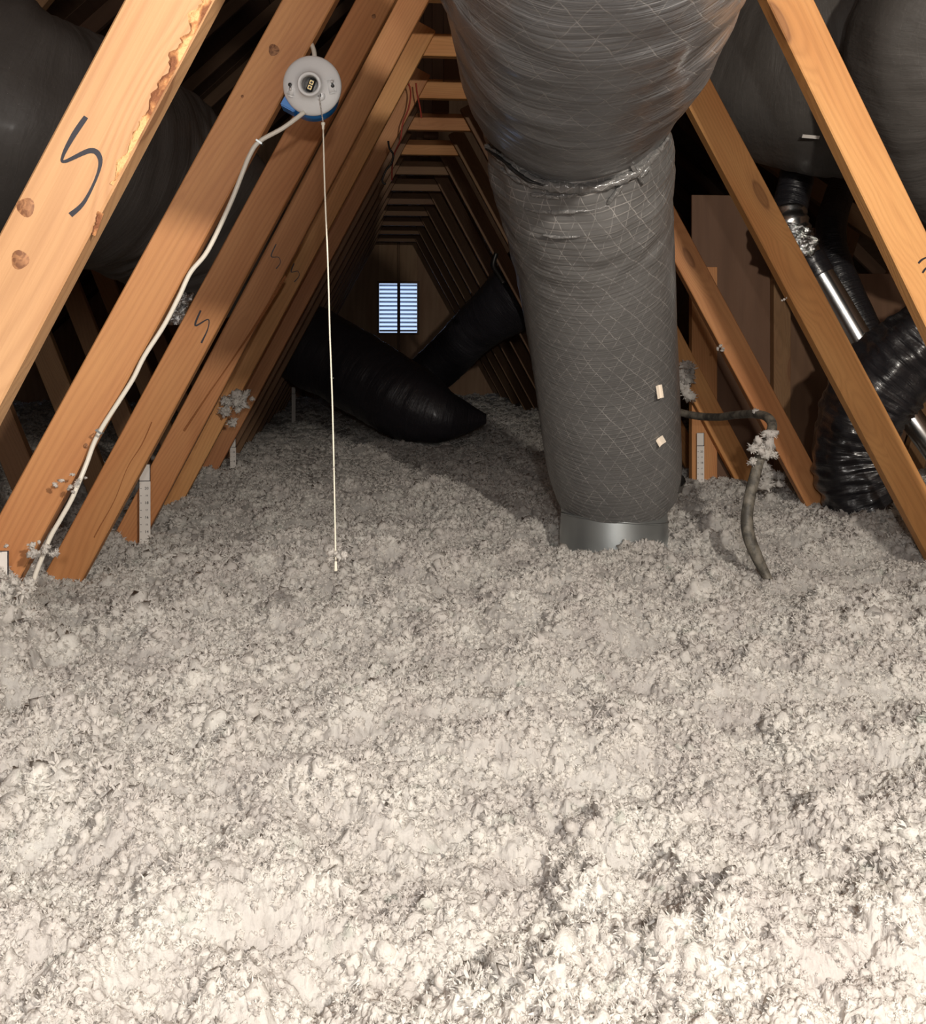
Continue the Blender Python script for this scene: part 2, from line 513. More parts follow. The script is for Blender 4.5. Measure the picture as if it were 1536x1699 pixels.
at.data.foreach_set('value', tv.ravel())
ins = obj('blown_insulation', me, M['fluff'], smooth=False)
tag(ins, 'deep layer of fluffy white blown fibre insulation covering the attic floor', 'insulation', kind='stuff')
ng = bpy.data.node_groups.new('tufts', 'GeometryNodeTree')
ng.interface.new_socket('Geometry', in_out='INPUT', socket_type='NodeSocketGeometry')
ng.interface.new_socket('Geometry', in_out='OUTPUT', socket_type='NodeSocketGeometry')
N_ = ng.nodes; L_ = ng.links.new
gi = N_.new('NodeGroupInput'); go = N_.new('NodeGroupOutput')
na = N_.new('GeometryNodeInputNamedAttribute'); na.data_type = 'FLOAT'; na.inputs[0].default_value = 'tuft'
cmpn = N_.new('FunctionNodeCompare'); cmpn.data_type = 'FLOAT'; cmpn.operation = 'GREATER_THAN'; cmpn.inputs[1].default_value = 0.0001
L_(na.outputs[0], cmpn.inputs[0])
ci = N_.new('GeometryNodeCollectionInfo'); ci.inputs['Collection'].default_value = tcol
ci.inputs['Separate Children'].default_value = True; ci.inputs['Reset Children'].default_value = True
ip = N_.new('GeometryNodeInstanceOnPoints')
rv = N_.new('FunctionNodeRandomValue'); rv.data_type = 'FLOAT_VECTOR'
rv.inputs[0].default_value = (0, 0, 0); rv.inputs[1].default_value = (6.28, 6.28, 6.28)
L_(gi.outputs[0], ip.inputs['Points']); L_(cmpn.outputs[0], ip.inputs['Selection'])
L_(ci.outputs[0], ip.inputs['Instance']); ip.inputs['Pick Instance'].default_value = True
e2r = N_.new('FunctionNodeEulerToRotation'); L_(rv.outputs[0], e2r.inputs[0]); L_(e2r.outputs[0], ip.inputs['Rotation'])
L_(na.outputs[0], ip.inputs['Scale'])
jg = N_.new('GeometryNodeJoinGeometry'); L_(gi.outputs[0], jg.inputs[0]); L_(ip.outputs[0], jg.inputs[0])
L_(jg.outputs[0], go.inputs[0])
md = ins.modifiers.new('tufts', 'NODES'); md.node_group = ng


def gz(x, y):
    return float(ground(np.array([float(x)]), np.array([float(y)]), fine=False)[0])


# ------------------------------------------------------------------ shell
def panel(name, corners, thick, mat, kind='structure', parent=None):
    """slab through 4 corners with thickness along its normal, mesh origin at its centre"""
    c = [Vector(p) for p in corners]
    n = (c[1] - c[0]).cross(c[3] - c[0]).normalized()
    ex = (c[1] - c[0]); ey = (c[3] - c[0])
    me = bevel_box(name, ex.length, thick, ey.length, 0.001)
    o = obj(name, me, mat, parent, smooth=False)
    X = ex.normalized(); Zv = ey.normalized(); Yv = Zv.cross(X)
    R = Matrix((X, Yv, Zv)).transposed().to_4x4()
    ctr = (c[0] + c[1] + c[2] + c[3]) / 4
    if parent is not None: ctr = ctr - parent.location
    o.matrix_basis = Matrix.Translation(ctr) @ R
    if kind and parent is None: o['kind'] = kind
    return o


RX, RZ = 0.33, 3.7                          # ridge
EZ = -0.98                                   # floor level under the insulation
EXL, EXR = -4.6, 5.26
Y0, Y1 = -2.2, 10.3
panel('floor', [(EXL, Y0, EZ - 0.02), (EXR, Y0, EZ - 0.02), (EXR, Y1, EZ - 0.02), (EXL, Y1, EZ - 0.02)], 0.02, M['deck'])
# the roof deck: sheets of sheathing on both slopes
ceil = bpy.data.objects.new('ceiling', None); COL.objects.link(ceil); ceil['kind'] = 'structure'
ys = [Y0 + i * 2.5 for i in range(5)] + [Y1]
for side in (-1, 1):
    ex = EXL if side < 0 else EXR
    for i in range(5):
        for j in range(4):
            t0, t1 = j / 4, (j + 1) / 4
            def q(t, y): return Vector((RX + (ex - RX) * t, y, RZ + 0.09 + (EZ - RZ) * t))
            a = q(t0, ys[i] + 0.004); b = q(t1 - 0.001, ys[i] + 0.004)
            panel('sheathing_sheet', [a, b, q(t1 - 0.001, ys[i + 1] - 0.004), q(t0, ys[i + 1] - 0.004)], 0.014, M['deck'], None, ceil)
for side, ex in ((-1, EXL), (1, EXR)):
    panel('roof_backing', [(RX, Y0, RZ + 0.125), (ex, Y0, EZ + 0.125), (ex, Y1 + 0.1, EZ + 0.125), (RX, Y1 + 0.1, RZ + 0.125)], 0.02, M['deck'], None, ceil)  # unseen solid layer added to block daylight through the sheet gaps
panel('wall_back', [(EXL - .1, Y0, EZ), (EXR + .1, Y0, EZ), (EXR + .1, Y0, RZ + 0.2), (EXL - .1, Y0, RZ + 0.2)], 0.02, M['deck'])

# gable wall with the louvre opening
LX0, LX1 = P(629, 500, Y1).x, P(692, 500, Y1).x
LZ0, LZ1 = P(660, 552, Y1).z, P(660, 470, Y1).z
gw = bpy.data.objects.new('wall_gable', None); COL.objects.link(gw); gw['kind'] = 'structure'; gw.location = (RX, Y1, EZ)
cuts = [EXL - .1, -2.28, -1.06, LX0, LX1, 1.38, 2.60, EXR + .1]
for i in range(7):
    a, b = cuts[i] + (0.003 if i not in (3, 4) else 0), cuts[i + 1] - (0.003 if i not in (2, 3) else 0)
    if i == 3:
        parts = [(EZ, LZ0), (LZ1, RZ + .2)]
    else:
        parts = [(EZ, RZ + .2)]
    for z0, z1 in parts:
        panel('plywood_sheet', [(a, Y1 + 0.01, z0), (b, Y1 + 0.01, z0), (b, Y1 + 0.01, z1), (a, Y1 + 0.01, z1)], 0.014, M['ply_gable'], None, gw)
for a, b, z0, z1 in ((cuts[0], LX0, EZ, RZ + .2), (LX1, cuts[-1], EZ, RZ + .2), (LX0, LX1, EZ, LZ0), (LX0, LX1, LZ1, RZ + .2)):
    panel('gable_backing', [(a, Y1 + 0.035, z0), (b, Y1 + 0.035, z0), (b, Y1 + 0.035, z1), (a, Y1 + 0.035, z1)], 0.02, M['deck'], None, gw)  # unseen backing added so no daylight leaks in at the plywood seams
mx = (LX0 + LX1) / 2
for x, z0, z1 in ((mx + 0.005, LZ1 - 0.02, 2.2), (mx + 0.005, EZ, LZ0 + 0.02), (-0.9, EZ, 1.4), (1.55, EZ, 1.4)):
    o = obj('stud', bevel_box('stud', 0.030, 0.06, z1 - z0, 0.002), M['dim_wood'], gw, smooth=False)
    o.location = Vector((x, Y1 - 0.03, (z0 + z1) / 2)) - gw.location
# louvre
wv = bpy.data.objects.new('window_1', None); COL.objects.link(wv); wv['kind'] = 'structure'; wv.location = (mx, Y1, LZ0)
lw, lh = LX1 - LX0, LZ1 - LZ0
bm = bmesh.new()
add_box(bm, (0, 0.02, -0.012), (lw + 0.05, 0.09, 0.024)); add_box(bm, (0, 0.02, lh + 0.012), (lw + 0.05, 0.09, 0.024))
for s in (-1, 1): add_box(bm, (s * (lw / 2 + 0.012), 0.02, lh / 2), (0.024, 0.09, lh))
me = bpy.data.meshes.new('frame'); bm.to_mesh(me); bm.free(); obj('frame', me, M['dim_wood'], wv, smooth=False)
o = obj('mullion', bevel_box('mullion', 0.034, 0.05, lh, 0.002), M['dim_wood'], wv, smooth=False); o.location = (0.005, -0.03, lh / 2)
sm = bevel_box('slat', lw - 0.004, 0.034, 0.003, 0.0); sm.materials.append(M['slat'])
for i in range(12):
    o = bpy.data.objects.new('slat', sm); COL.objects.link(o); o.parent = wv
    o.location = (0, 0.03, (i + 0.5) * lh / 12); o.rotation_euler = (math.radians(-32), 0, 0)

# ------------------------------------------------------------------ trusses
WW, WT = 0.089, 0.038


def board(name, p0, p1, width, thick, mat, parent, side=None):
    """board between two points; wide face in the X-Z plane. side: shift by half a width so the given line is its edge (+1 = board lies to +X of the line)"""
    p0 = Vector(p0); p1 = Vector(p1)
    Zv = (p1 - p0).normalized()
    Yv = Vector((0, 1, 0)); Yv = (Yv - Zv * Yv.dot(Zv)).normalized()
    Xv = Yv.cross(Zv)
    if Xv.x < 0 or (abs(Xv.x) < 1e-6 and Xv.z < 0): Xv = -Xv; Yv = -Yv
    L = (p1 - p0).length
    o = obj(name, bevel_box(name, width, thick, L, 0.0025), mat, parent, smooth=False)
    c = (p0 + p1) / 2 + Vector((0, thick / 2, 0))
    if side: c = c + Xv * (side * width / 2)
    R = Matrix((Xv, Yv, Zv)).transposed().to_4x4()
    o.matrix_basis = Matrix.Translation(c - parent.location) @ R
    return o, L


def line_edge(a, b, Y, z0, z1):
    """extend the pixel line a-b at distance Y to the heights z0..z1"""
    A = P(a[0], a[1], Y); B = P(b[0], b[1], Y)
    k = (B.x - A.x) / (B.z - A.z)
    f = lambda z: Vector((A.x + (z - A.z) * k, Y, z))
    return f(z0), f(z1)


LEFT = {0: ((355, 0), (101, 480)), 1: ((556, 0), (40, 945)), 2: ((655, 0), (182, 877)), 3: ((711, 0), (262, 850)),
        4: ((723, 50), (303, 832)), 5: ((700, 150), (352, 797))}
RIGHT = {1: ((1273, 0), (1516, 500)), 2: ((1132, 157), (1533, 910)), 3: ((1124, 443), (1336, 835))}
desc = {
    0: 'nearest truss at left, pale pine web with a bold black squiggle and two knots',
    1: 'second truss, reddish fir web behind the round white lamp holder',
    2: 'third truss, orange web with a small black squiggle and a long crack',
    3: 'fourth truss, split brown web just behind the numbered depth card',
    4: 'fifth truss, brown web whose pale collar tie shows at the top beside the duct',
    5: 'sixth truss, dim web with a fibre tuft near its foot and an orange collar tie',
    6: 'seventh truss, collar tie second below the orange one',
    7: 'eighth truss, collar tie with one big dark knot',
    8: 'ninth truss, dim brown collar tie just past the knotted one',
    9: 'tenth truss, dim collar tie, fifth below the orange one',
}
lm = {0: 'pine_pale', 1: 'fir_red', 2: 'pine', 3: 'pine', 4: 'pine', 5: 'fir_red'}
rm_ = {1: 'pine', 2: 'pine', 3: 'pine'}
WEB = {}
random.seed(4)
for k in range(15):
    Y = 1.20 + 0.61 * k if k else 1.09
    if Y > 10.0: break
    lab = desc.get(k, '%s dim truss from the gable wall with the louvre' % ('nearest', 'second', 'third', 'fourth', 'fifth')[14 - k if 10 <= k <= 14 else 0])
    t = empty('roof_truss', (RX, Y, EZ), lab, 'truss', 'roof trusses in a row')
    dx = -0.035 * max(0, Y - 3.64)
    zb = -0.86
    dk = M['pine'] if k < 6 else M['dim_wood'] if k < 9 else M['dim_wood']  # far webs get the darker lumber so they look dimly lit
    if k in LEFT:
        a, b = line_edge(*LEFT[k], Y, zb, 1.22)
    else:
        a, b = Vector((-0.455 - (-zb) / 1.875 + dx + 0.02, Y, zb)), Vector((-0.455 + 1.22 / 1.875 + dx + 0.02, Y, 1.22))
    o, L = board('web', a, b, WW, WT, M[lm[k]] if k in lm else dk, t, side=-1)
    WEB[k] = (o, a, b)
    if k >= 1:
        if k in RIGHT:
            c, d = line_edge(*RIGHT[k], Y, zb, 1.22)
        else:
            c, d = Vector((1.10 - zb / 1.83 + dx, Y, zb)), Vector((1.10 - 1.22 / 1.83 + dx, Y, 1.22))
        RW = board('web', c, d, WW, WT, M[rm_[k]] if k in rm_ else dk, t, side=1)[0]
        if k == 1: WEB['right'] = (RW, c, d)
        tz = 1.177 - 0.009 * max(k - 4, 0)
        ta = Vector((b.x - 0.10, Y + WT + 0.001, tz)); tb = Vector((d.x + 0.10, Y + WT + 0.001, tz))
        board('collar_tie', ta, tb, WW, WT, M['pine'] if k < 8 else M['dim_wood'], t)
    if k >= 2:
        # outer webs, slanting the other way
        board('outer_web', (-0.98, Y, zb), (-1.72, Y, 1.05), WW, WT, M['dim_wood'], t)
        board('outer_web', (2.05, Y + 0.002, zb), (2.55, Y + 0.002, 0.62), WW, WT, M['dim_wood'], t)
    if k >= 1:
        for s, ex in ((-1, EXL), (1, EXR)):
            board('top_chord', (ex, Y, EZ + 0.02), (RX + s * 0.03, Y, RZ - 0.01), WW, WT, M['deck'], t)
        board('bottom_chord', (EXL + 0.1, Y + WT + 0.001, EZ + 0.055), (EXR - 0.1, Y + WT + 0.001, EZ + 0.055), WW, WT, M['dim_wood'], t)
        if k >= 3:
            board('king_post', (RX + dx, Y, 1.20), (RX + dx, Y, RZ - 0.08), WW, WT, M['deck'], t)


def stroke(name, pts, w, mat, parent_obj, Y):
    """flat ribbon just proud of a board face, points in pixels"""
    pp = [(P(x, y, Y), 0.0) for x, y in pts]
    S = [p for p, _ in catmull(pp, 8)]
    verts = []; faces = []
    for i, p in enumerate(S):
        d = (S[min(i + 1, len(S) - 1)] - S[max(i - 1, 0)]).normalized()
        nrm = Vector((d.z, 0, -d.x))
        ww = w * (0.75 + 0.25 * math.sin(i * 0.21 + 0.5)) * 0.5
        for s in (-1, 1):
            verts.append(p + nrm * ww * s + Vector((0, -0.0006, 0)))
        if i: faces.append((2 * i - 2, 2 * i - 1, 2 * i + 1, 2 * i))
    inv_m = (Matrix.Translation(parent_obj.parent.location) @ parent_obj.matrix_basis).inverted()
    me = mesh_from(name, [inv_m @ v for v in verts], faces)
    return obj(name, me, mat, parent_obj, smooth=False)


stroke('marker_squiggle', [(143, 194), (122, 225), (105, 258), (108, 268), (150, 250), (166, 262), (162, 290), (140, 335), (117, 357)], 0.0062, M['ink'], WEB[0][0], 1.09)
stroke('marker_squiggle', [(333, 515), (324, 540), (345, 530), (345, 545), (334, 569)], 0.005, M['ink'], WEB[2][0], 2.42)
stroke('marker_squiggle', [(458, 405), (450, 425), (462, 427), (465, 436), (458, 446)], 0.0038, M['ink'], WEB[3][0], 3.03)
stroke('marker_squiggle', [(488, 437), (483, 451), (494, 450), (496, 458), (488, 468)], 0.0045, M['ink'], WEB[4][0], 3.64)
stroke('marker_squiggle', [(1523, 437), (1529, 431), (1538, 427), (1546, 428)], 0.0045, M['ink'], WEB['right'][0], 1.81)
stroke('marker_squiggle', [(1530, 453), (1534, 447), (1541, 441)], 0.0045, M['ink'], WEB['right'][0], 1.81)
# cracks in the webs
stroke('crack', [(252, 700), (235, 738), (212, 775), (190, 830), (165, 875), (156, 892)], 0.0032, M['bark'], WEB[2][0], 2.42)
stroke('crack', [(474, 458), (430, 530), (390, 590), (345, 655), (305, 715)], 0.009, M['bark'], WEB[3][0], 3.03)
# torn bark strip along the near board's edge: one ragged ribbon
def ragged(name, a, b, w0, w1, n, mat, parent_obj, Y, seed):
    verts = []; faces = []
    for i in range(n + 1):
        t = i / n; c = P(a[0] + (b[0] - a[0]) * t, a[1] + (b[1] - a[1]) * t, Y)
        w = (w0 + (w1 - w0) * t) * (0.75 + 0.9 * noise.noise(Vector((t * 14, seed, 0))) + 0.3 * noise.noise(Vector((t * 60, seed, 3))))
        for q in (0, .35, .7, 1):
            d = 0.0012 + 0.0022 * abs(noise.noise(Vector((t * 50, q * 5, seed)))) if 0 < q < 1 else 0.0
            verts.append(c + Vector((-max(w, 0.0015) * q * 0.88, -d, max(w, .0015) * q * 0.47)))
        if i:
            for q in range(3):
                k = (i - 1) * 4 + q
                faces.append((k, k + 1, k + 5, k + 4))
    im = (Matrix.Translation(parent_obj.parent.location) @ parent_obj.matrix_basis).inverted()
    return obj(name, mesh_from(name, [im @ v for v in verts], faces), mat, parent_obj, smooth=False)


bk = NT('torn_bark'); tcb = bk.n('ShaderNodeTexCoord')
mp_ = bk.n('ShaderNodeVectorMath', operation='MULTIPLY'); bk.set(mp_, 0, tcb.outputs['Object']); mp_.inputs[1].default_value = (45, 45, 26)
bn = bk.noise(mp_.outputs[0], 1.0, 3.0, 0.6)
bk.bump(bk.noise(tcb.outputs['Object'], 260.0, 3.0, 0.6), 0.8, 0.003)
M['torn'] = bk.out(Base_Color=bk.ramp(bn, [(0.42, (0.17, 0.06, 0.022, 1)), (0.5, (0.36, 0.16, 0.06, 1)), (0.56, (0.60, 0.34, 0.15, 1))]), Roughness=0.85)
ragged('bark_strip', (352, 2), (188, 308), 0.017, 0.007, 70, M['torn'], WEB[0][0], 1.09, 2)
ragged('bark_strip', (172, 355), (158, 392), 0.010, 0.006, 14, M['torn'], WEB[0][0], 1.09, 5)
# knots that can be seen one by one
kn = NT('knot_wood'); tc = kn.n('ShaderNodeTexCoord')
wv_ = kn.n('ShaderNodeTexNoise'); kn.set(wv_, 'Vector', tc.outputs['Object']); kn.set(wv_, 'Scale', 90.0); kn.set(wv_, 'Distortion', 2.0)
M['knot'] = kn.out(Base_Color=kn.ramp(wv_.outputs[0], [(0.38, (0.14, 0.055, 0.022, 1)), (0.62, (0.30, 0.14, 0.06, 1))]), Roughness=0.7)


def knot(px, py, Y, r, web):
    c = P(px, py, Y)
    verts = [c + Vector((0, -0.0012, 0))]; faces = []
    for ring, rr in enumerate((0.6, 1.0)):
        for k in range(18):
            a = k / 18 * 2 * math.pi
            q = r * rr * (1 + 0.08 * math.sin(3 * a + px))
            verts.append(c + Vector((q * math.cos(a), -0.001 if ring == 0 else 0.0002, q * 1.12 * math.sin(a))))
    for k in range(18):
        k2 = (k + 1) % 18
        faces.append((0, 1 + k2, 1 + k)); faces.append((1 + k, 1 + k2, 19 + k2, 19 + k))
    inv_m = (Matrix.Translation(web.parent.location) @ web.matrix_basis).inverted()
    obj('knot', mesh_from('knot', [inv_m @ v for v in verts], faces), M['knot'], web)


knot(33, 431, 1.09, 0.0105, WEB[0][0]); knot(43, 344, 1.09, 0.0105, WEB[0][0])
knot(454, 83, 1.81, 0.011, WEB[1][0]); knot(402, 160, 1.81, 0.003, WEB[1][0])
knot(620, 27, 2.42, 0.006, WEB[2][0]); knot(142, 740, 1.81, 0.005, WEB[1][0])


# ------------------------------------------------------------------ the big flex duct in front
main = empty('flex_duct', P(1022, 860, 2.82), 'thick grey insulated flex duct bending down from overhead into the insulation', 'duct')
LO = [(P(1023, 800, 2.84), 0.194), (P(1018, 760, 2.77), 0.203), (P(1010, 680, 2.65), 0.203), (P(1000, 570, 2.50), 0.200), (P(988, 460, 2.34), 0.199),
      (P(976, 370, 2.20), 0.199), (P(966, 300, 2.09), 0.203), (P(958, 235, 2.02), 0.203), (Vector((0.405, 1.985, 0.52)), 0.196), (Vector((0.40, 1.97, 0.60)), 0.180)]


def rib_fn(a, s):
    sp = s / 0.0155 * 2 * math.pi + a
    w = 0.0028 * math.sin(sp)
    w += 0.011 * noise.noise(Vector((math.cos(a) * 1.5, math.sin(a) * 1.5, s * 3.2)))
    top = max(0.0, (s - 0.78) / 0.3)
    w += top * 0.035 * noise.noise(Vector((math.cos(a) * 2.6, math.sin(a) * 2.6, s * 22)))
    return 1 + w


o = obj('lower_jacket', sweep('lower_jacket', LO, 50, 110, rib_fn, True, main.location), M['jacket'], main)
tag(o, 'straight lower run with diamond mesh scrim')


def up_fn(a, s):
    w = 0.035 * noise.noise(Vector((math.cos(a) * 1.6, math.sin(a) * 1.6, s * 3.5)))
    w += 0.030 * noise.noise(Vector((math.cos(a) * 2.2 + 5, math.sin(a) * 2.2, s * 16)))
    w += 0.010 * noise.noise(Vector((math.cos(a) * 3 + 5, math.sin(a) * 3, s * 48)))
    return 1 + w


UP = [(Vector((0.455, 2.23, 0.60)), 0.085), (Vector((0.445, 2.18, 0.585)), 0.165), (Vector((0.430, 2.08, 0.565)), 0.213), (Vector((0.405, 1.94, 0.555)), 0.226), (Vector((0.36, 1.70, 0.545)), 0.224),
      (Vector((0.312, 1.41, 0.545)), 0.222), (Vector((0.25, 1.05, 0.58)), 0.226), (Vector((0.20, 0.70, 0.68)), 0.23), (Vector((0.14, 0.30, 0.90)), 0.23), (Vector((0.06, -0.2, 1.25)), 0.23), (Vector((0.0, -0.7, 1.5)), 0.23)]
o = obj('upper_jacket', sweep('upper_jacket', UP, 26, 110, up_fn, True, main.location), M['jacket_up'], main)
tag(o, 'bulging upper run with stretched wrinkled film')
# clamp band where the jacket is cinched at the foot
band = [(LO[0][0] + Vector((0, 0, -0.016)), 0.186), (LO[0][0] + Vector((0, 0, -0.006)), 0.201), (LO[0][0] + Vector((0, -0.004, 0.022)), 0.207)]
obj('cinch_band', sweep('cinch_band', band, 4, 72, lambda a, s_: 1 + 0.05 * noise.noise(Vector((math.cos(a) * 5, math.sin(a) * 5, s_ * 30))), False, main.location), M['jacket_dull'], main)


def crumple(name, c, a, b, nu, nvv, amp, mat, parent, seed, foil=False):
    """small crumpled film patch spanned by vectors a and b"""
    verts = []; faces = []
    n = a.cross(b).normalized()
    if n.y > 0: n = -n
    for i in range(nu + 1):
        for j in range(nvv + 1):
            u = i / nu - .5; v = j / nvv - .5
            q = Vector((u * 5 + seed, v * 7, seed))
            verts.append(c + a * u + b * v + n * (amp * noise.noise(q * 1.3) * 1.6 - amp * 2.6 * (u * u)))
    for i in range(nu):
        for j in range(nvv):
            k = i * (nvv + 1) + j
            faces.append((k, k + 1, k + nvv + 2, k + nvv + 1))
    me = mesh_from(name, [v - parent.location for v in verts], faces)
    o = obj(name, me, mat, parent)
    so = o.modifiers.new('t', 'SOLIDIFY'); so.thickness = 0.001
    return o


def clump(name, c, size, parent=None, n=7, spread=0.8, seed=1, mat=None, flat=(1, 1, 1)):
    """ragged tuft of fibres made of several lumps joined into one mesh"""
    r = random.Random(seed)
    bm = bmesh.new()
    for i in range(n):
        tmp = bmesh.new(); tmp.from_mesh(TUFTS[r.randrange(len(TUFTS))])
        s = size * r.uniform(0.3, 0.75)
        Mx = Matrix.Translation(Vector((r.gauss(0, 1) * flat[0], r.gauss(0, 1) * flat[1], r.gauss(0, 1) * flat[2])) * size * spread * 0.55) @ \
            Matrix.Rotation(r.uniform(0, 6.28), 4, 'X') @ Matrix.Rotation(r.uniform(0, 6.28), 4, 'Z') @ Matrix.Diagonal((s * r.uniform(.7, 1.5), s * .8, s * .8, 1))
        bmesh.ops.transform(tmp, matrix=Mx, verts=tmp.verts)
        m2 = bpy.data.meshes.new('x'); tmp.to_mesh(m2); tmp.free(); bm.from_mesh(m2); bpy.data.meshes.remove(m2)
    me = bpy.data.meshes.new(name); bm.to_mesh(me); bm.free()
    o = obj(name, me, mat or M['fluff'], parent)
    o.location = Vector(c) - (parent.location if parent is not None else Vector((0, 0, 0)))
    return o


# steel collar under the duct
cb = P(1018, 868, 2.82)
cyl = [(Vector((cb.x, cb.y, -0.66)), 0.168), (Vector((cb.x, cb.y, -0.60)), 0.166), (Vector((cb.x, cb.y, -0.54)), 0.163), (Vector((cb.x, cb.y, -0.47)), 0.160)]
col = empty('duct_collar', (cb.x, cb.y, -0.66), 'galvanised steel collar at the foot of the grey flex duct', 'duct collar')
obj('sleeve', sweep('sleeve', cyl, 4, 72, None, False, col.location), M['zinc'], col)
ringp = [(Vector((cb.x + 0.1655 * math.cos(a), cb.y + 0.1655 * math.sin(a), -0.545 - 0.022 * math.sin(a * 1.0 + 0.9) * 0.9)), 0.0028) for a in [math.pi * (1.02 + 0.96 * i / 20) for i in range(21)]]
obj('seam_bead', sweep('seam_bead', ringp, 1, 8, None, True, col.location), M['zinc'], col)

def on_duct(px, py, out=0.0):
    """the spot on the near side of the lower run seen at this pixel"""
    Y = 1.6
    best = None
    while Y < 3.0:
        q = P(px, py, Y)
        for (p0, r0), (p1, r1) in zip(LO, LO[1:]):
            d = p1 - p0
            t = min(max((q - p0).dot(d) / d.length_squared, 0), 1)
            k = (q - p0 - d * t).length - (r0 + (r1 - r0) * t)
            if best is None or k < best[0]: best = (k, q)
            if k <= out + 0.003: return q
        Y += 0.002
    return best[1]


# paper scraps stuck to the duct
def scrap(px, py, Y, w, h, rot, label, seed):
    c = on_duct(px, py, 0.007)
    bm = bmesh.new()
    vs_ = []
    for i in range(5):
        for j in range(5):
            u, v = i / 4 - .5, j / 4 - .5
            x = u * w + v * 0.004; z = v * h
            vs_.append(bm.verts.new((x * math.cos(rot) - z * math.sin(rot), 0.0035 * math.sin(u * 5 + seed) + 0.003 * v, x * math.sin(rot) + z * math.cos(rot))))
    for i in range(4):
        for j in range(4):
            bm.faces.new((vs_[i * 5 + j], vs_[i * 5 + j + 1], vs_[(i + 1) * 5 + j + 1], vs_[(i + 1) * 5 + j]))
    me = bpy.data.meshes.new('paper_scrap'); bm.to_mesh(me); bm.free()
    o = obj('paper_scrap', me, M['scrap'], smooth=False); o.location = c
    so = o.modifiers.new('t', 'SOLIDIFY'); so.thickness = 0.001
    tag(o, label, 'paper scrap', 'paper scraps on the ducts')
    return o


scrap(1094, 650, 2.475, 0.018, 0.034, 0.25, 'upper cream paper scrap stuck to the right side of the grey duct', 1)
scrap(1096, 732, 2.555, 0.024, 0.020, 0.7, 'lower cream paper scrap curling off the right side of the grey duct', 2)

# ------------------------------------------------------------------ lamp holder, box, cord
FY = 1.765
fc = P(517, 142, FY)
fix = empty('lamp_holder', fc, 'round white porcelain lamp holder without a bulb beside the reddish web', 'lamp holder')
tilt = Matrix.Rotation(math.radians(10), 4, 'X') @ Matrix.Rotation(math.radians(-4), 4, 'Z')


def place(o, local=(0, 0, 0), rot=None):
    o.matrix_basis = tilt @ Matrix.Translation(local) @ (rot if rot is not None else Matrix.Identity(4))
    return o


R_ = 0.0555
place(obj('body', lathe('body', [(0.030, 0.016), (R_ * .98, 0.014), (R_, 0.010), (R_ * .99, 0.004), (R_ * .93, 0.000), (R_ * .80, -0.005), (R_ * .62, -0.010), (R_ * .47, -0.0155),
                                  (R_ * .41, -0.021), (R_ * .40, -0.030), (R_ * .375, -0.033), (R_ * .33, -0.033), (R_ * .29, -0.030), (R_ * .285, -0.010)], 72), M['white'], fix))
# screw shell: threaded metal lining
prof = []
for i in range(30):
    prof.append((0.0150 + 0.0006 * math.sin(i * 1.25), -0.026 + i * 0.0009))
prof += [(0.0145, 0.0), (0.001, 0.0)]
place(obj('screw_shell', lathe('screw_shell', prof, 40), M['steel'], fix))
bx = bevel_box('contact_block', 0.012, 0.010, 0.024, 0.002)
ob = place(obj('contact_block', bx, M['dark'], fix, smooth=False), (0, -0.008, 0), Matrix.Rotation(math.radians(22), 4, 'Y'))
for dz in (-0.0048, 0.0048):
    bmx = bmesh.new()
    for (cx, cz, sx, sz) in ((0, 0.0028, 0.0072, 0.0014), (0, -0.0028, 0.0072, 0.0014), (-0.003, 0, 0.0014, 0.0056), (0.003, 0, 0.0014, 0.0056)):
        add_box(bmx, (cx, 0, cz), (sx, 0.001, sz))
    m3 = bpy.data.meshes.new('contact'); bmx.to_mesh(m3); bmx.free()
    place(obj('contact', m3, M['brass'], fix, smooth=False), (0, -0.0135, 0), Matrix.Rotation(math.radians(22), 4, 'Y') @ Matrix.Translation((0, 0, dz)))
# bosses with keyhole slots and screws
for sx, sz, ry in ((-0.036, -0.004, 18), (0.038, 0.003, -10)):
    bm = bmesh.new()
    add_box(bm, (0, 0, 0), (0.018, 0.008, 0.029))
    bmesh.ops.bevel(bm, geom=list(bm.edges), offset=0.0037, segments=4, affect='EDGES')
    m3 = bpy.data.meshes.new('boss'); bm.to_mesh(m3); bm.free()
    rr = Matrix.Rotation(math.radians(ry), 4, 'Y')
    place(obj('boss', m3, M['white'], fix), (sx * 0.98, -0.0085, sz - 0.004), rr)
    kh = lathe('keyhole', [(0.0001, -0.0004), (0.0034, -0.0004), (0.0035, 0.0004)], 20)
    up = 1 if sx < 0 else -1
    place(obj('keyhole', kh, M['dark'], fix), (sx * 1.08, -0.0128, sz + 0.004 * up), rr)
    place(obj('keyhole_slot', bevel_box('keyhole_slot', 0.0036, 0.0008, 0.010, 0.0003), M['dark'], fix, smooth=False), (sx * 1.06, -0.0129, sz), rr)
    sc_ = lathe('screw', [(0.0001, -0.0022), (0.0020, -0.0019), (0.0030, -0.0008), (0.0031, 0.0003)], 18)
    place(obj('screw', sc_, M['steel'], fix), (sx * 1.05, -0.0129, sz - 0.004 * up), rr)
# chain spout
place(obj('chain_spout', lathe('chain_spout', [(0.0100, 0.004), (0.0094, -0.005), (0.0068, -0.0085), (0.0035, -0.0098), (0.0022, -0.0092), (0.0021, -0.006)], 24), M['white'], fix), (0.0175, -0.0075, -0.0195))
place(obj('grommet', lathe('grommet', [(0.0034, 0.0), (0.0036, -0.0012), (0.0024, -0.0016), (0.0018, 0.002), (0.0001, 0.002)], 18), M['dark'], fix), (0.0165, -0.0172, -0.0185))
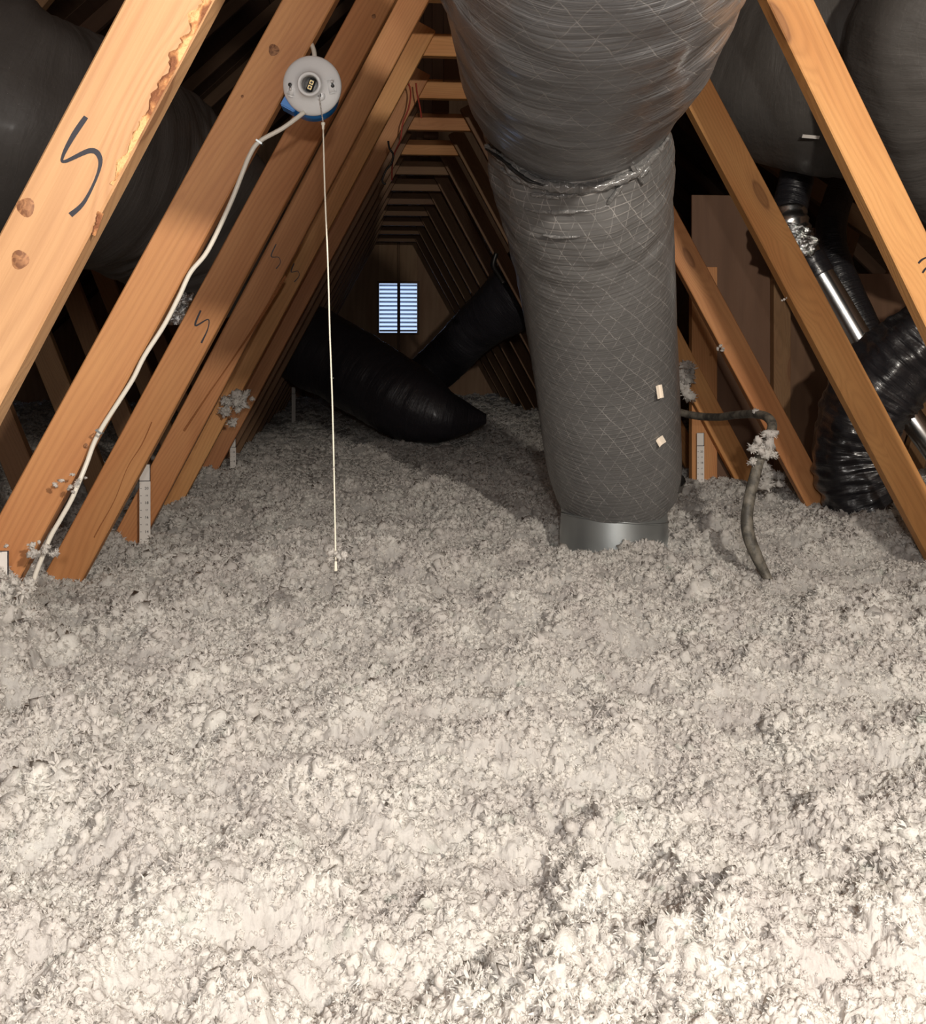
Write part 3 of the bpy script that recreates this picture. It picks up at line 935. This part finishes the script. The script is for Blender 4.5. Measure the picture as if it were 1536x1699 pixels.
# junction box behind
jb = empty('junction_box', P(510, 150, FY + 0.02), 'blue plastic junction box behind the white lamp holder', 'electrical box')
bl = lathe('box_shell', [(0.0001, 0.052), (0.047, 0.052), (0.0500, 0.048), (0.0505, 0.002), (0.0490, 0.0), (0.046, 0.004), (0.046, 0.046)], 48)
o = obj('box_shell', bl, M['blue'], jb); loc_in(o, jb, P(517, 149, FY + 0.022))
bm = bmesh.new(); add_box(bm, (0, 0, 0), (0.030, 0.045, 0.034)); bmesh.ops.bevel(bm, geom=list(bm.edges), offset=0.002, segments=2, affect='EDGES')
m3 = bpy.data.meshes.new('bracket'); bm.to_mesh(m3); bm.free()
o = obj('bracket', m3, M['blue'], jb, smooth=False); loc_in(o, jb, P(485, 172, FY + 0.040)); o.rotation_euler = (0, math.radians(28), 0)
# bead chain and pull cord
cord = empty('pull_cord', P(535, 200, FY - 0.03), 'thin cream pull cord hanging from the white lamp holder', 'pull cord')
c0 = fix.location + (tilt @ Vector((0.0165, -0.0185, -0.0185)))
c1 = P(536, 203, FY - 0.03)
bead = lathe('bead', [(0.0001, -0.0016), (0.0012, -0.001), (0.0016, 0), (0.0012, 0.001), (0.0001, 0.0016)], 8)
bead.materials.append(M['steel'])
nb = 17
for i in range(nb):
    t = i / (nb - 1)
    p = c0.lerp(c1, t) + Vector((0, -0.010 * math.sin(math.pi * min(t * 1.3, 1)), 0))
    o = bpy.data.objects.new('bead', bead); COL.objects.link(o); o.parent = cord; o.location = p - cord.location
wire = [(c0.lerp(c1, t) + Vector((0, -0.010 * math.sin(math.pi * min(t * 1.3, 1)), 0)), 0.0004) for t in [i / 10 for i in range(11)]]
obj('chain_wire', sweep('chain_wire', wire, 1, 5, None, True, cord.location), M['steel'], cord)


def vtube(name, segs, mat, parent, top):
    pts = [(Vector(top) + Vector((0, 0, -z)), r) for z, r in segs]
    return obj(name, sweep(name, pts, 1, 20, None, True, parent.location), mat, parent)


vtube('cord_bell', [(0, 0.0030), (0.0005, 0.0038), (0.004, 0.0037), (0.0055, 0.0026), (0.013, 0.0021), (0.0135, 0.0012)], M['plastic_white'], cord, c1)
c2 = P(557, 930, FY - 0.03)
cp = [(c1 + Vector((0, 0, -0.012)), 0.0014)]
for px, py in ((539, 320), (544, 440), (547, 550), (551, 660), (554, 780), (555.5, 860)):
    cp.append((P(px, py, FY - 0.03), 0.0015))
cp.append((c2, 0.0015))
obj('string', sweep('string', cp, 8, 8, None, True, cord.location), M['plastic_white'], cord)
vtube('end_bell', [(0, 0.0014), (0.002, 0.0023), (0.012, 0.0025), (0.017, 0.0036), (0.018, 0.0030)], M['plastic_white'], cord, P(557, 931, FY - 0.03))
for px, py, r in ((553, 780, 0.0042), (550, 628, 0.0024), (547, 548, 0.0016), (541, 328, 0.0014), (556, 885, 0.0022)):
    clump('lint', P(px, py, FY - 0.03), r, cord, 4, 1.2, int(px), M['fluff'])
clump('lint', P(558, 922, FY - 0.034), 0.017, cord, 12, 0.9, 5)

# cable down the second web
cab = empty('cable', P(60, 940, 1.79), 'white electrical cable running from the lamp holder down the reddish web', 'cable')
cpts = [(505, 186, 1.775), (470, 212, 1.77), (430, 235, 1.772), (414, 258, 1.775), (401, 290, 1.78), (381, 340, 1.785), (345, 415, 1.79), (316, 452, 1.79), (297, 492, 1.79), (272, 540, 1.79), (240, 590, 1.79), (221, 628, 1.79),
        (199, 663, 1.79), (172, 705, 1.79), (156, 735, 1.79), (144, 768, 1.785), (131, 800, 1.775), (118, 830, 1.77), (100, 862, 1.77), (84, 890, 1.77), (72, 920, 1.77), (60, 950, 1.77), (50, 985, 1.77)]
obj('sheath', sweep('sheath', [(P(x, y, d), 0.0044) for x, y, d in cpts], 6, 12, None, True, cab.location, squash=(1.0, 0.95)), M['cable'], cab)
stp = [(-0.0075, 0, -0.006), (-0.0075, 0, 0.006)]
for px, py in ((430, 236), (165, 716)):
    bm = bmesh.new()
    add_box(bm, (0, -0.006, 0), (0.0125, 0.0012, 0.0035)); add_box(bm, (-0.006, 0.001, 0), (0.0012, 0.014, 0.0035)); add_box(bm, (0.006, 0.001, 0), (0.0012, 0.014, 0.0035))
    m3 = bpy.data.meshes.new('staple'); bm.to_mesh(m3); bm.free()
    o = obj('staple', m3, M['zinc'], cab, smooth=False); loc_in(o, cab, P(px, py, 1.772)); o.rotation_euler = (0, math.radians(35), 0)
st = obj('cable_stub', sweep('cable_stub', [(P(522, 95, 1.80), 0.0045), (P(520, 82, 1.81), 0.0045), (P(514, 66, 1.83), 0.0045), (P(508, 40, 1.86), 0.0045), (P(512, -40, 1.95), 0.0045)], 6, 10), M['cable'])
tag(st, 'short piece of white cable rising above the lamp holder', 'cable')


# ------------------------------------------------------------------ depth cards
def text_mesh(body, size):
    c = bpy.data.curves.new('digits', 'FONT'); c.body = body; c.size = size; c.align_x = 'CENTER'; c.align_y = 'CENTER'; c.extrude = 0.0001; c.resolution_u = 2
    o = bpy.data.objects.new('digits', c); COL.objects.link(o)
    dg = bpy.context.evaluated_depsgraph_get(); dg.update()
    me = bpy.data.meshes.new_from_object(o.evaluated_get(dg))
    bpy.data.objects.remove(o); bpy.data.curves.remove(c)
    me.name = 'digits'
    return me


def card(px, ytop, ybot, Y, w, label, printed=True):
    t = P(px, ytop, Y); b = P(px, ybot, Y)
    h = t.z - b.z + 0.08
    r = empty('depth_card', (t.x, Y, t.z - h), label, 'depth marker', 'insulation depth cards')
    o = obj('card', bevel_box('card', w, 0.0012, h, 0.0), M['paper'], r, smooth=False); o.location = (0, 0, h / 2)
    bm = bmesh.new()
    y = -0.0012
    add_box(bm, (0, y, h - 0.053), (w + 0.001, 0.0008, 0.0024)); add_box(bm, (w / 2 - 0.0008, y, h - 0.0265), (0.0022, 0.0008, 0.053)); add_box(bm, (0, y, h - 0.0005), (w, 0.0008, 0.0012))
    m3 = bpy.data.meshes.new('black_border'); bm.to_mesh(m3); bm.free(); obj('black_border', m3, M['ink'], r, smooth=False)
    if printed:
        bm = bmesh.new()
        for i in range(8):
            add_box(bm, (-w / 2 + 0.0045, y, h - 0.0765 - i * 0.0228), (0.005, 0.0006, 0.0012))
        m3 = bpy.data.meshes.new('tick_marks'); bm.to_mesh(m3); bm.free(); obj('tick_marks', m3, M['ink'], r, smooth=False)
        for i, s in ((0, '20'), (1, '19'), (2, '18'), (3, '17'), (4, '16'), (5, '15'), (6, '14'), (7, '13')):
            me = text_mesh(s, 0.0125 if i % 2 == 0 else 0.008)
            o = obj('digits', me, M['ink'], r, smooth=False)
            o.location = (w * 0.16, y - 0.0003, h - 0.0765 - i * 0.0228); o.rotation_euler = (math.pi / 2, 0, 0)
    return r


card(240.5, 770, 880, 2.99, 0.0335, 'numbered white depth card standing between the third and fourth webs at left')
card(1162, 718, 818, 3.66, 0.030, 'white depth card on the wood panel right of the big grey duct')
card(-4, 914, 1000, 1.79, 0.040, 'white depth card cut off by the left edge of the frame', False)
card(386.5, 724, 757, 4.60, 0.028, 'small distant white depth card under the blue-grey fibre tuft')
card(487, 642, 690, 7.3, 0.03, 'tiny faint depth card deep in shadow at the far left', False)

# ------------------------------------------------------------------ grey hose
hose = empty('drain_hose', P(1275, 955, 2.36), 'bent dirty grey hose rising out of the insulation right of the duct', 'hose')
hp = [(1284, 976, 2.34, .009), (1270, 952, 2.36, .012), (1256, 925, 2.37, .0155), (1243, 893, 2.38, .0165), (1239, 862, 2.39, .0160), (1243, 828, 2.40, .0150), (1252, 790, 2.42, .0145), (1262, 755, 2.44, .0140), (1274, 728, 2.47, .0138),
      (1281, 706, 2.50, .0135), (1272, 692, 2.55, .0130), (1252, 687, 2.64, .0125), (1225, 688, 2.76, .0125), (1190, 692, 2.92, .0125), (1155, 690, 3.05, .0130), (1128, 684, 3.12, .0130), (1095, 672, 3.2, .013)]
obj('tube', sweep('tube', [(P(a, b, c), r) for a, b, c, r in hp], 8, 20, lambda a, s: 1 + 0.06 * noise.noise(Vector((math.cos(a), math.sin(a), s * 14))), True, hose.location), M['hose'], hose)


def fib(px, py, Y, size, label, seed, n=9, spread=1.0, flat=(1, .6, 1)):
    o = clump('fibre_tuft', P(px, py, Y), size, None, n, spread, seed, None, flat)
    tag(o, label, 'fibre tuft', 'stray tufts of insulation')
    return o


fib(1268, 741, 2.415, 0.034, 'large white fibre tuft wrapped around the grey hose', 3, 16, 1.1, (1, .5, .9))
fib(1250, 684, 2.62, 0.015, 'small fibre tuft on the top bend of the grey hose', 4, 6)
fib(1195, 580, 3.01, 0.013, 'small fibre tuft on the inner edge of the orange web right of the duct', 6, 6)
fib(392, 672, 3.62, 0.055, 'grey-white fibre tuft hanging above the small distant card', 8, 16, 1.0)
fib(1136, 632, 3.62, 0.055, 'pale fibre tuft in the dark gap right of the grey duct', 9, 12, 1.0, (.5, .5, 1.3))
fib(116, 804, 1.765, 0.013, 'thin white fibre tuft caught on the cable, upper one', 10, 9, 1.3, (1.8, .5, .8))
fib(64, 912, 1.755, 0.018, 'white fibre tuft caught on the cable, lower one', 12, 12, 1.2)
fib(30, 903, 1.76, 0.006, 'slender fibre strand sticking out beside the lower cable tuft', 13, 5, 2.0, (3.0, .3, .3))
fib(1300, 497, 2.415, 0.007, 'tiny fibre tuft on the edge of the middle right web', 14, 4)
fib(1560 - 60, 842, 2.7, 0.04, 'grey fibre tuft behind the foot of the middle right web', 15, 12)
fib(1272, 800, 3.2, 0.05, 'shaded fibre mound behind the grey hose', 16, 12)

# ------------------------------------------------------------------ ducts and pipes in the background
def duct(name, pts, mat, label, seg=40, n=16, rib=0.02, lump=0.06, cat='duct', group=None, f=12):
    pp = [(P(a, b, c), r) for a, b, c, r in pts]
    def fn(a, s):
        return 1 + rib * math.sin(s / 0.03 * 2 * math.pi) * 0.5 + lump * noise.noise(Vector((math.cos(a) * 1.7, math.sin(a) * 1.7, s * 5))) + lump * 0.5 * noise.noise(Vector((math.cos(a) * 2.5, math.sin(a) * 2.5, s * f * 2)))
    o = obj(name, sweep(name, pp, n, seg, fn, True), mat)
    return tag(o, label, cat, group)


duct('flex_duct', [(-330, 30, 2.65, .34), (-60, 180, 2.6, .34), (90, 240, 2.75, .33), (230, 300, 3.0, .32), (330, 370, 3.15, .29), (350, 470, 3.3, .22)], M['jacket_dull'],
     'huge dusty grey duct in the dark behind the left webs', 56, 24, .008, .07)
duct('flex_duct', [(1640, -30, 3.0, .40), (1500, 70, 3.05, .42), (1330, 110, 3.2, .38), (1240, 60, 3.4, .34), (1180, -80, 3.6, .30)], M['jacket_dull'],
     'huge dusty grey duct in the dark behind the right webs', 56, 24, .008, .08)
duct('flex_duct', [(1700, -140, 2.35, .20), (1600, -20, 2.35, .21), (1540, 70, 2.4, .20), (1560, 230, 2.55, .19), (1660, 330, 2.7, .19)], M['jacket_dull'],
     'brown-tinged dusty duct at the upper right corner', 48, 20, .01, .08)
duct('flex_duct', [(1330, 232, 3.35, .060), (1322, 290, 3.35, .062), (1312, 335, 3.33, .064), (1306, 356, 3.32, .066)], M['black'], 'black flexible hose dropping into the bright steel pipe', 32, 10, .02, .04)
pipe = empty('steel_pipe', P(1310, 370, 3.3), 'bright galvanised pipe slanting down behind the middle right web', 'pipe')
def pp_(name, pts, mat, seg=32, n=6, fn=None):
    return obj(name, sweep(name, [(P(a, b, c), r) for a, b, c, r in pts], n, seg, fn, True, pipe.location), mat, pipe)
pp_('elbow', [(1307, 352, 3.3, .064), (1311, 372, 3.28, .066), (1322, 396, 3.27, .060), (1334, 412, 3.26, .052)], M['zinc_pipe'], 32, 8, lambda a, s: 1 + .05 * math.sin(s * 160))
pp_('straight_run', [(1330, 404, 3.27, .045), (1380, 486, 3.22, .045), (1440, 588, 3.15, .045), (1500, 690, 3.1, .045)], M['zinc_pipe'])
pp_('tape_band', [(1342, 424, 3.258, .050), (1352, 441, 3.25, .051), (1362, 457, 3.24, .050)], M['black'], 32, 6, lambda a, s: 1 + .04 * noise.noise(Vector((a * 2, s * 60, 0))))
for (px, py, s) in ((1322, 390, 1), (1335, 405, 2)):
    c = P(px, py, 3.20)
    o = crumple('foil_patch', c, Vector((0.09, 0, -0.03)), Vector((0.03, 0, 0.07)), 14, 12, 0.014, M['foil'], pipe, s)
duct('flex_duct', [(1400, 300, 3.75, .055), (1378, 380, 3.6, .06), (1390, 450, 3.5, .062), (1440, 560, 3.4, .065), (1480, 650, 3.3, .07)], M['black'], 'slim black hose running beside the bright steel pipe', 32, 10, .03, .05)
duct('flex_duct', [(1660, 470, 2.75, .125), (1590, 525, 2.78, .128), (1520, 580, 2.82, .130), (1450, 650, 2.88, .130), (1418, 730, 2.92, .128), (1428, 800, 2.92, .128), (1462, 880, 2.9, .125)], M['black'],
     'shiny black crumpled duct turning down into the insulation at right', 64, 30, .012, .16, f=30)
o = obj('steel_pipe', sweep('steel_pipe', [(P(1485, 655, 3.3), .045), (P(1530, 720, 3.25), .045), (P(1600, 815, 3.2), .045)], 4, 32), M['zinc_pipe'])
tag(o, 'second galvanised pipe just showing past the foot of the middle right web', 'pipe')
o = obj('tape_label', bevel_box('tape_label', 0.058, 0.001, 0.011, 0.0), M['paper'], smooth=False); o.location = P(1345, 227, 2.925); o.rotation_euler = (0.6, math.radians(4), 0)
tag(o, 'white tape label on the big dark duct behind the right webs', 'label')
# foil strap glinting between second and third webs
o = crumple('foil_strap', P(293, 512, 2.9), Vector((0.07, 0, 0.0)), Vector((0.03, 0, 0.10)), 16, 16, 0.02, M['foil'], empty('foil_tape', P(293, 512, 2.9), 'crumpled shiny foil tape glinting between second and third left webs', 'tape'), 3)

# far black ducts on the floor
duct('flex_duct', [(430, 520, 6.3, .27), (500, 566, 6.15, .27), (565, 602, 6.0, .26), (620, 634, 5.85, .25), (680, 668, 5.7, .235), (728, 688, 5.6, .18), (772, 694, 5.6, .10), (806, 695, 5.6, .03)], M['black_matt'],
     'far black duct slanting down from the left onto the insulation', 48, 16, .01, .05)
duct('flex_duct', [(935, 420, 6.4, .27), (880, 470, 6.5, .27), (835, 510, 6.6, .22), (790, 545, 6.8, .185), (740, 595, 7.0, .175), (700, 632, 7.1, .17), (650, 680, 7.2, .17)], M['black_matt'],
     'far black duct slanting down from behind the grey duct', 48, 16, .01, .05)
# hanging strap by the grey duct
hs = [(P(823, 420, 4.6), .012), (P(818, 440, 4.6), .014), (P(826, 455, 4.58), .010), (P(835, 470, 4.56), .012)]
o = obj('hanger_strap', sweep('hanger_strap', hs, 8, 10), M['dark']); tag(o, 'small black hanger strap looped beside the big grey duct', 'strap')

# red wires by the collar ties
for i, pts in enumerate(([(672, 128), (681, 150), (678, 178), (668, 205), (664, 232), (652, 262), (650, 300)], [(690, 138), (692, 156), (697, 180), (699, 196)])):
    o = obj('red_wire', sweep('red_wire', [(P(x, y, 4.15), 0.0035) for x, y in pts], 6, 8), M['red'])
    tag(o, ('long thin red wire drooping along the inner edge of the far left webs', 'short thin red wire hanging in front of the orange collar tie')[i], 'wire')
o = obj('dark_wire', sweep('dark_wire', [(P(x, y, 3.62), 0.004) for x, y in ((644, 234), (646, 246), (652, 256), (650, 270), (640, 283), (634, 300), (640, 306))], 6, 8), M['dark'])
tag(o, 'thin dark wire looping on the far left webs below the red wire', 'wire')

# ------------------------------------------------------------------ wood panels right of the duct
ps = empty('draft_stop', P(1230, 820, 3.72), 'brown plywood draft stop standing behind the right webs', 'panel')
def sheet(x0, x1, z0, z1, Y, mat, name='plywood_sheet', th=0.012):
    o = obj(name, bevel_box(name, x1 - x0, th, z1 - z0, 0.001), mat, ps, smooth=False)
    loc_in(o, ps, ((x0 + x1) / 2, Y + th / 2, (z0 + z1) / 2)); return o
def X_(px, Y): return P(px, 565, Y).x
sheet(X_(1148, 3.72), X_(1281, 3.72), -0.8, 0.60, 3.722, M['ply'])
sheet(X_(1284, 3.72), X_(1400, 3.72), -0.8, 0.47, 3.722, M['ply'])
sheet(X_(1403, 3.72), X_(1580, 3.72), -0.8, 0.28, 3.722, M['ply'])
sheet(X_(1148, 3.68), X_(1190, 3.68), -0.8, 0.30, 3.682, M['pine'], 'stud', 0.038)
sheet(X_(1284, 3.68), X_(1312, 3.68), -0.8, 0.42, 3.682, M['dim_wood'], 'stud', 0.038)
# lateral braces out in the dark
for i, (a, b, lab) in enumerate((((P(1270, 255, 3.95)), (P(1560, 455, 3.95)), 'brown brace slanting behind the right webs under the big duct'),
                                 ((P(1480, 300, 3.3)), (P(1600, 262, 3.3)), 'brown brace end showing right of the nearest right web'),
                                 ((P(0, 60, 3.3)), (P(110, -70, 3.3)), 'dim brace above the huge duct at upper left'))):
    e = empty('brace', (a + b) / 2, lab, 'brace')
    board('plank', a, b, WW, WT, M['dim_wood'], e)
# ------------------------------------------------------------------ the crinkled roll where the grey duct folds
M['jacket_gloss'] = jacket('grey_duct_jacket_fold', (0.12, 0.118, 0.116, 1), (0.5, 0.48, 0.46, 1), 0.20, 1.0, 1.0, 0.9, 0.4)


def fold(name, pix, r, out, mat, seed, rough=0.35):
    pp = catmull([(on_duct(x, y + 4, out), r) for x, y in pix], 5)
    n = len(pp) - 1
    pp = [(p, q * (0.2 + 0.8 * math.sin(math.pi * min(max(i / n, 0.03), 0.97)) ** 0.5) * (1 + 0.5 * noise.noise(Vector((i * 0.45, seed, 4))))) for i, (p, q) in enumerate(pp)]
    return obj(name, sweep(name, pp, 4, 18, lambda a, s_: 1 + rough * noise.noise(Vector((math.cos(a) * 2, math.sin(a) * 2 + seed, s_ * 60))), True, main.location), mat, main)


fold('fold_roll', [(806, 238), (824, 253), (850, 276), (885, 297), (930, 307), (985, 307), (1035, 292), (1075, 266), (1108, 226)], 0.011, 0.004, M['jacket_gloss'], 1)
fold('fold_crease', [(806, 243), (834, 262), (858, 283), (878, 296), (905, 304)], 0.0045, 0.013, M['dark'], 2)  # black strip standing for the shade inside the crease
fold('fold_crease', [(830, 276), (855, 292), (885, 303), (930, 309), (950, 308)], 0.006, 0.006, M['jacket_gloss'], 3, 0.6)
fold('fold_crease', [(880, 318), (915, 322), (960, 318), (985, 312)], 0.006, 0.002, M['jacket_gloss'], 4, 0.6)
fold('fold_crease', [(1000, 305), (1025, 296), (1050, 285)], 0.010, 0.003, M['jacket_gloss'], 5, 0.8)
fold('fold_crease', [(1045, 268), (1056, 284), (1068, 302)], 0.0045, 0.010, M['jacket_gloss'], 6, 0.6)
fold('fold_crease', [(1062, 290), (1072, 276), (1080, 264)], 0.008, 0.005, M['jacket_gloss'], 7, 0.8)
fold('fold_crease', [(1034, 300), (1020, 318), (1008, 335)], 0.006, 0.002, M['jacket_gloss'], 8, 0.6)
fold('fold_crease', [(870, 342), (910, 348), (960, 346), (1010, 338)], 0.005, 0.001, M['jacket_gloss'], 9, 0.4)
fold('fold_crease', [(900, 386), (930, 390), (962, 388)], 0.004, 0.001, M['jacket_gloss'], 10, 0.4)

# ------------------------------------------------------------------ white drift hanging against the left card
rr_ = random.Random(21)
bm = bmesh.new()
c0_ = P(0, 1060, 1.62)
for i in range(170):
    t = rr_.random()
    py = 962 + 175 * t
    edge = 52 - 38 * max(0.0, t - 0.25) / 0.75 + 8 * math.sin(t * 20)
    px = edge - (rr_.random() ** 0.7) * 110
    q = P(px, py, 1.66 - 0.07 * t + rr_.uniform(-.02, .02)) - c0_
    tmp = bmesh.new(); tmp.from_mesh(TUFTS[rr_.randrange(7)])
    sz = rr_.uniform(0.008, 0.024)
    bmesh.ops.transform(tmp, matrix=Matrix.Translation(q) @ Matrix.Rotation(rr_.uniform(0, 6.28), 4, 'X') @ Matrix.Rotation(rr_.uniform(0, 6.28), 4, 'Z') @ Matrix.Diagonal((sz, sz, sz, 1)), verts=tmp.verts)
    m2 = bpy.data.meshes.new('x'); tmp.to_mesh(m2); tmp.free(); bm.from_mesh(m2); bpy.data.meshes.remove(m2)
me = bpy.data.meshes.new('insulation_drift'); bm.to_mesh(me); bm.free()
o = obj('insulation_drift', me, M['fluff']); o.location = c0_
tag(o, 'bright white drift of fibre piled at the left edge below the depth card', 'insulation', kind='stuff')
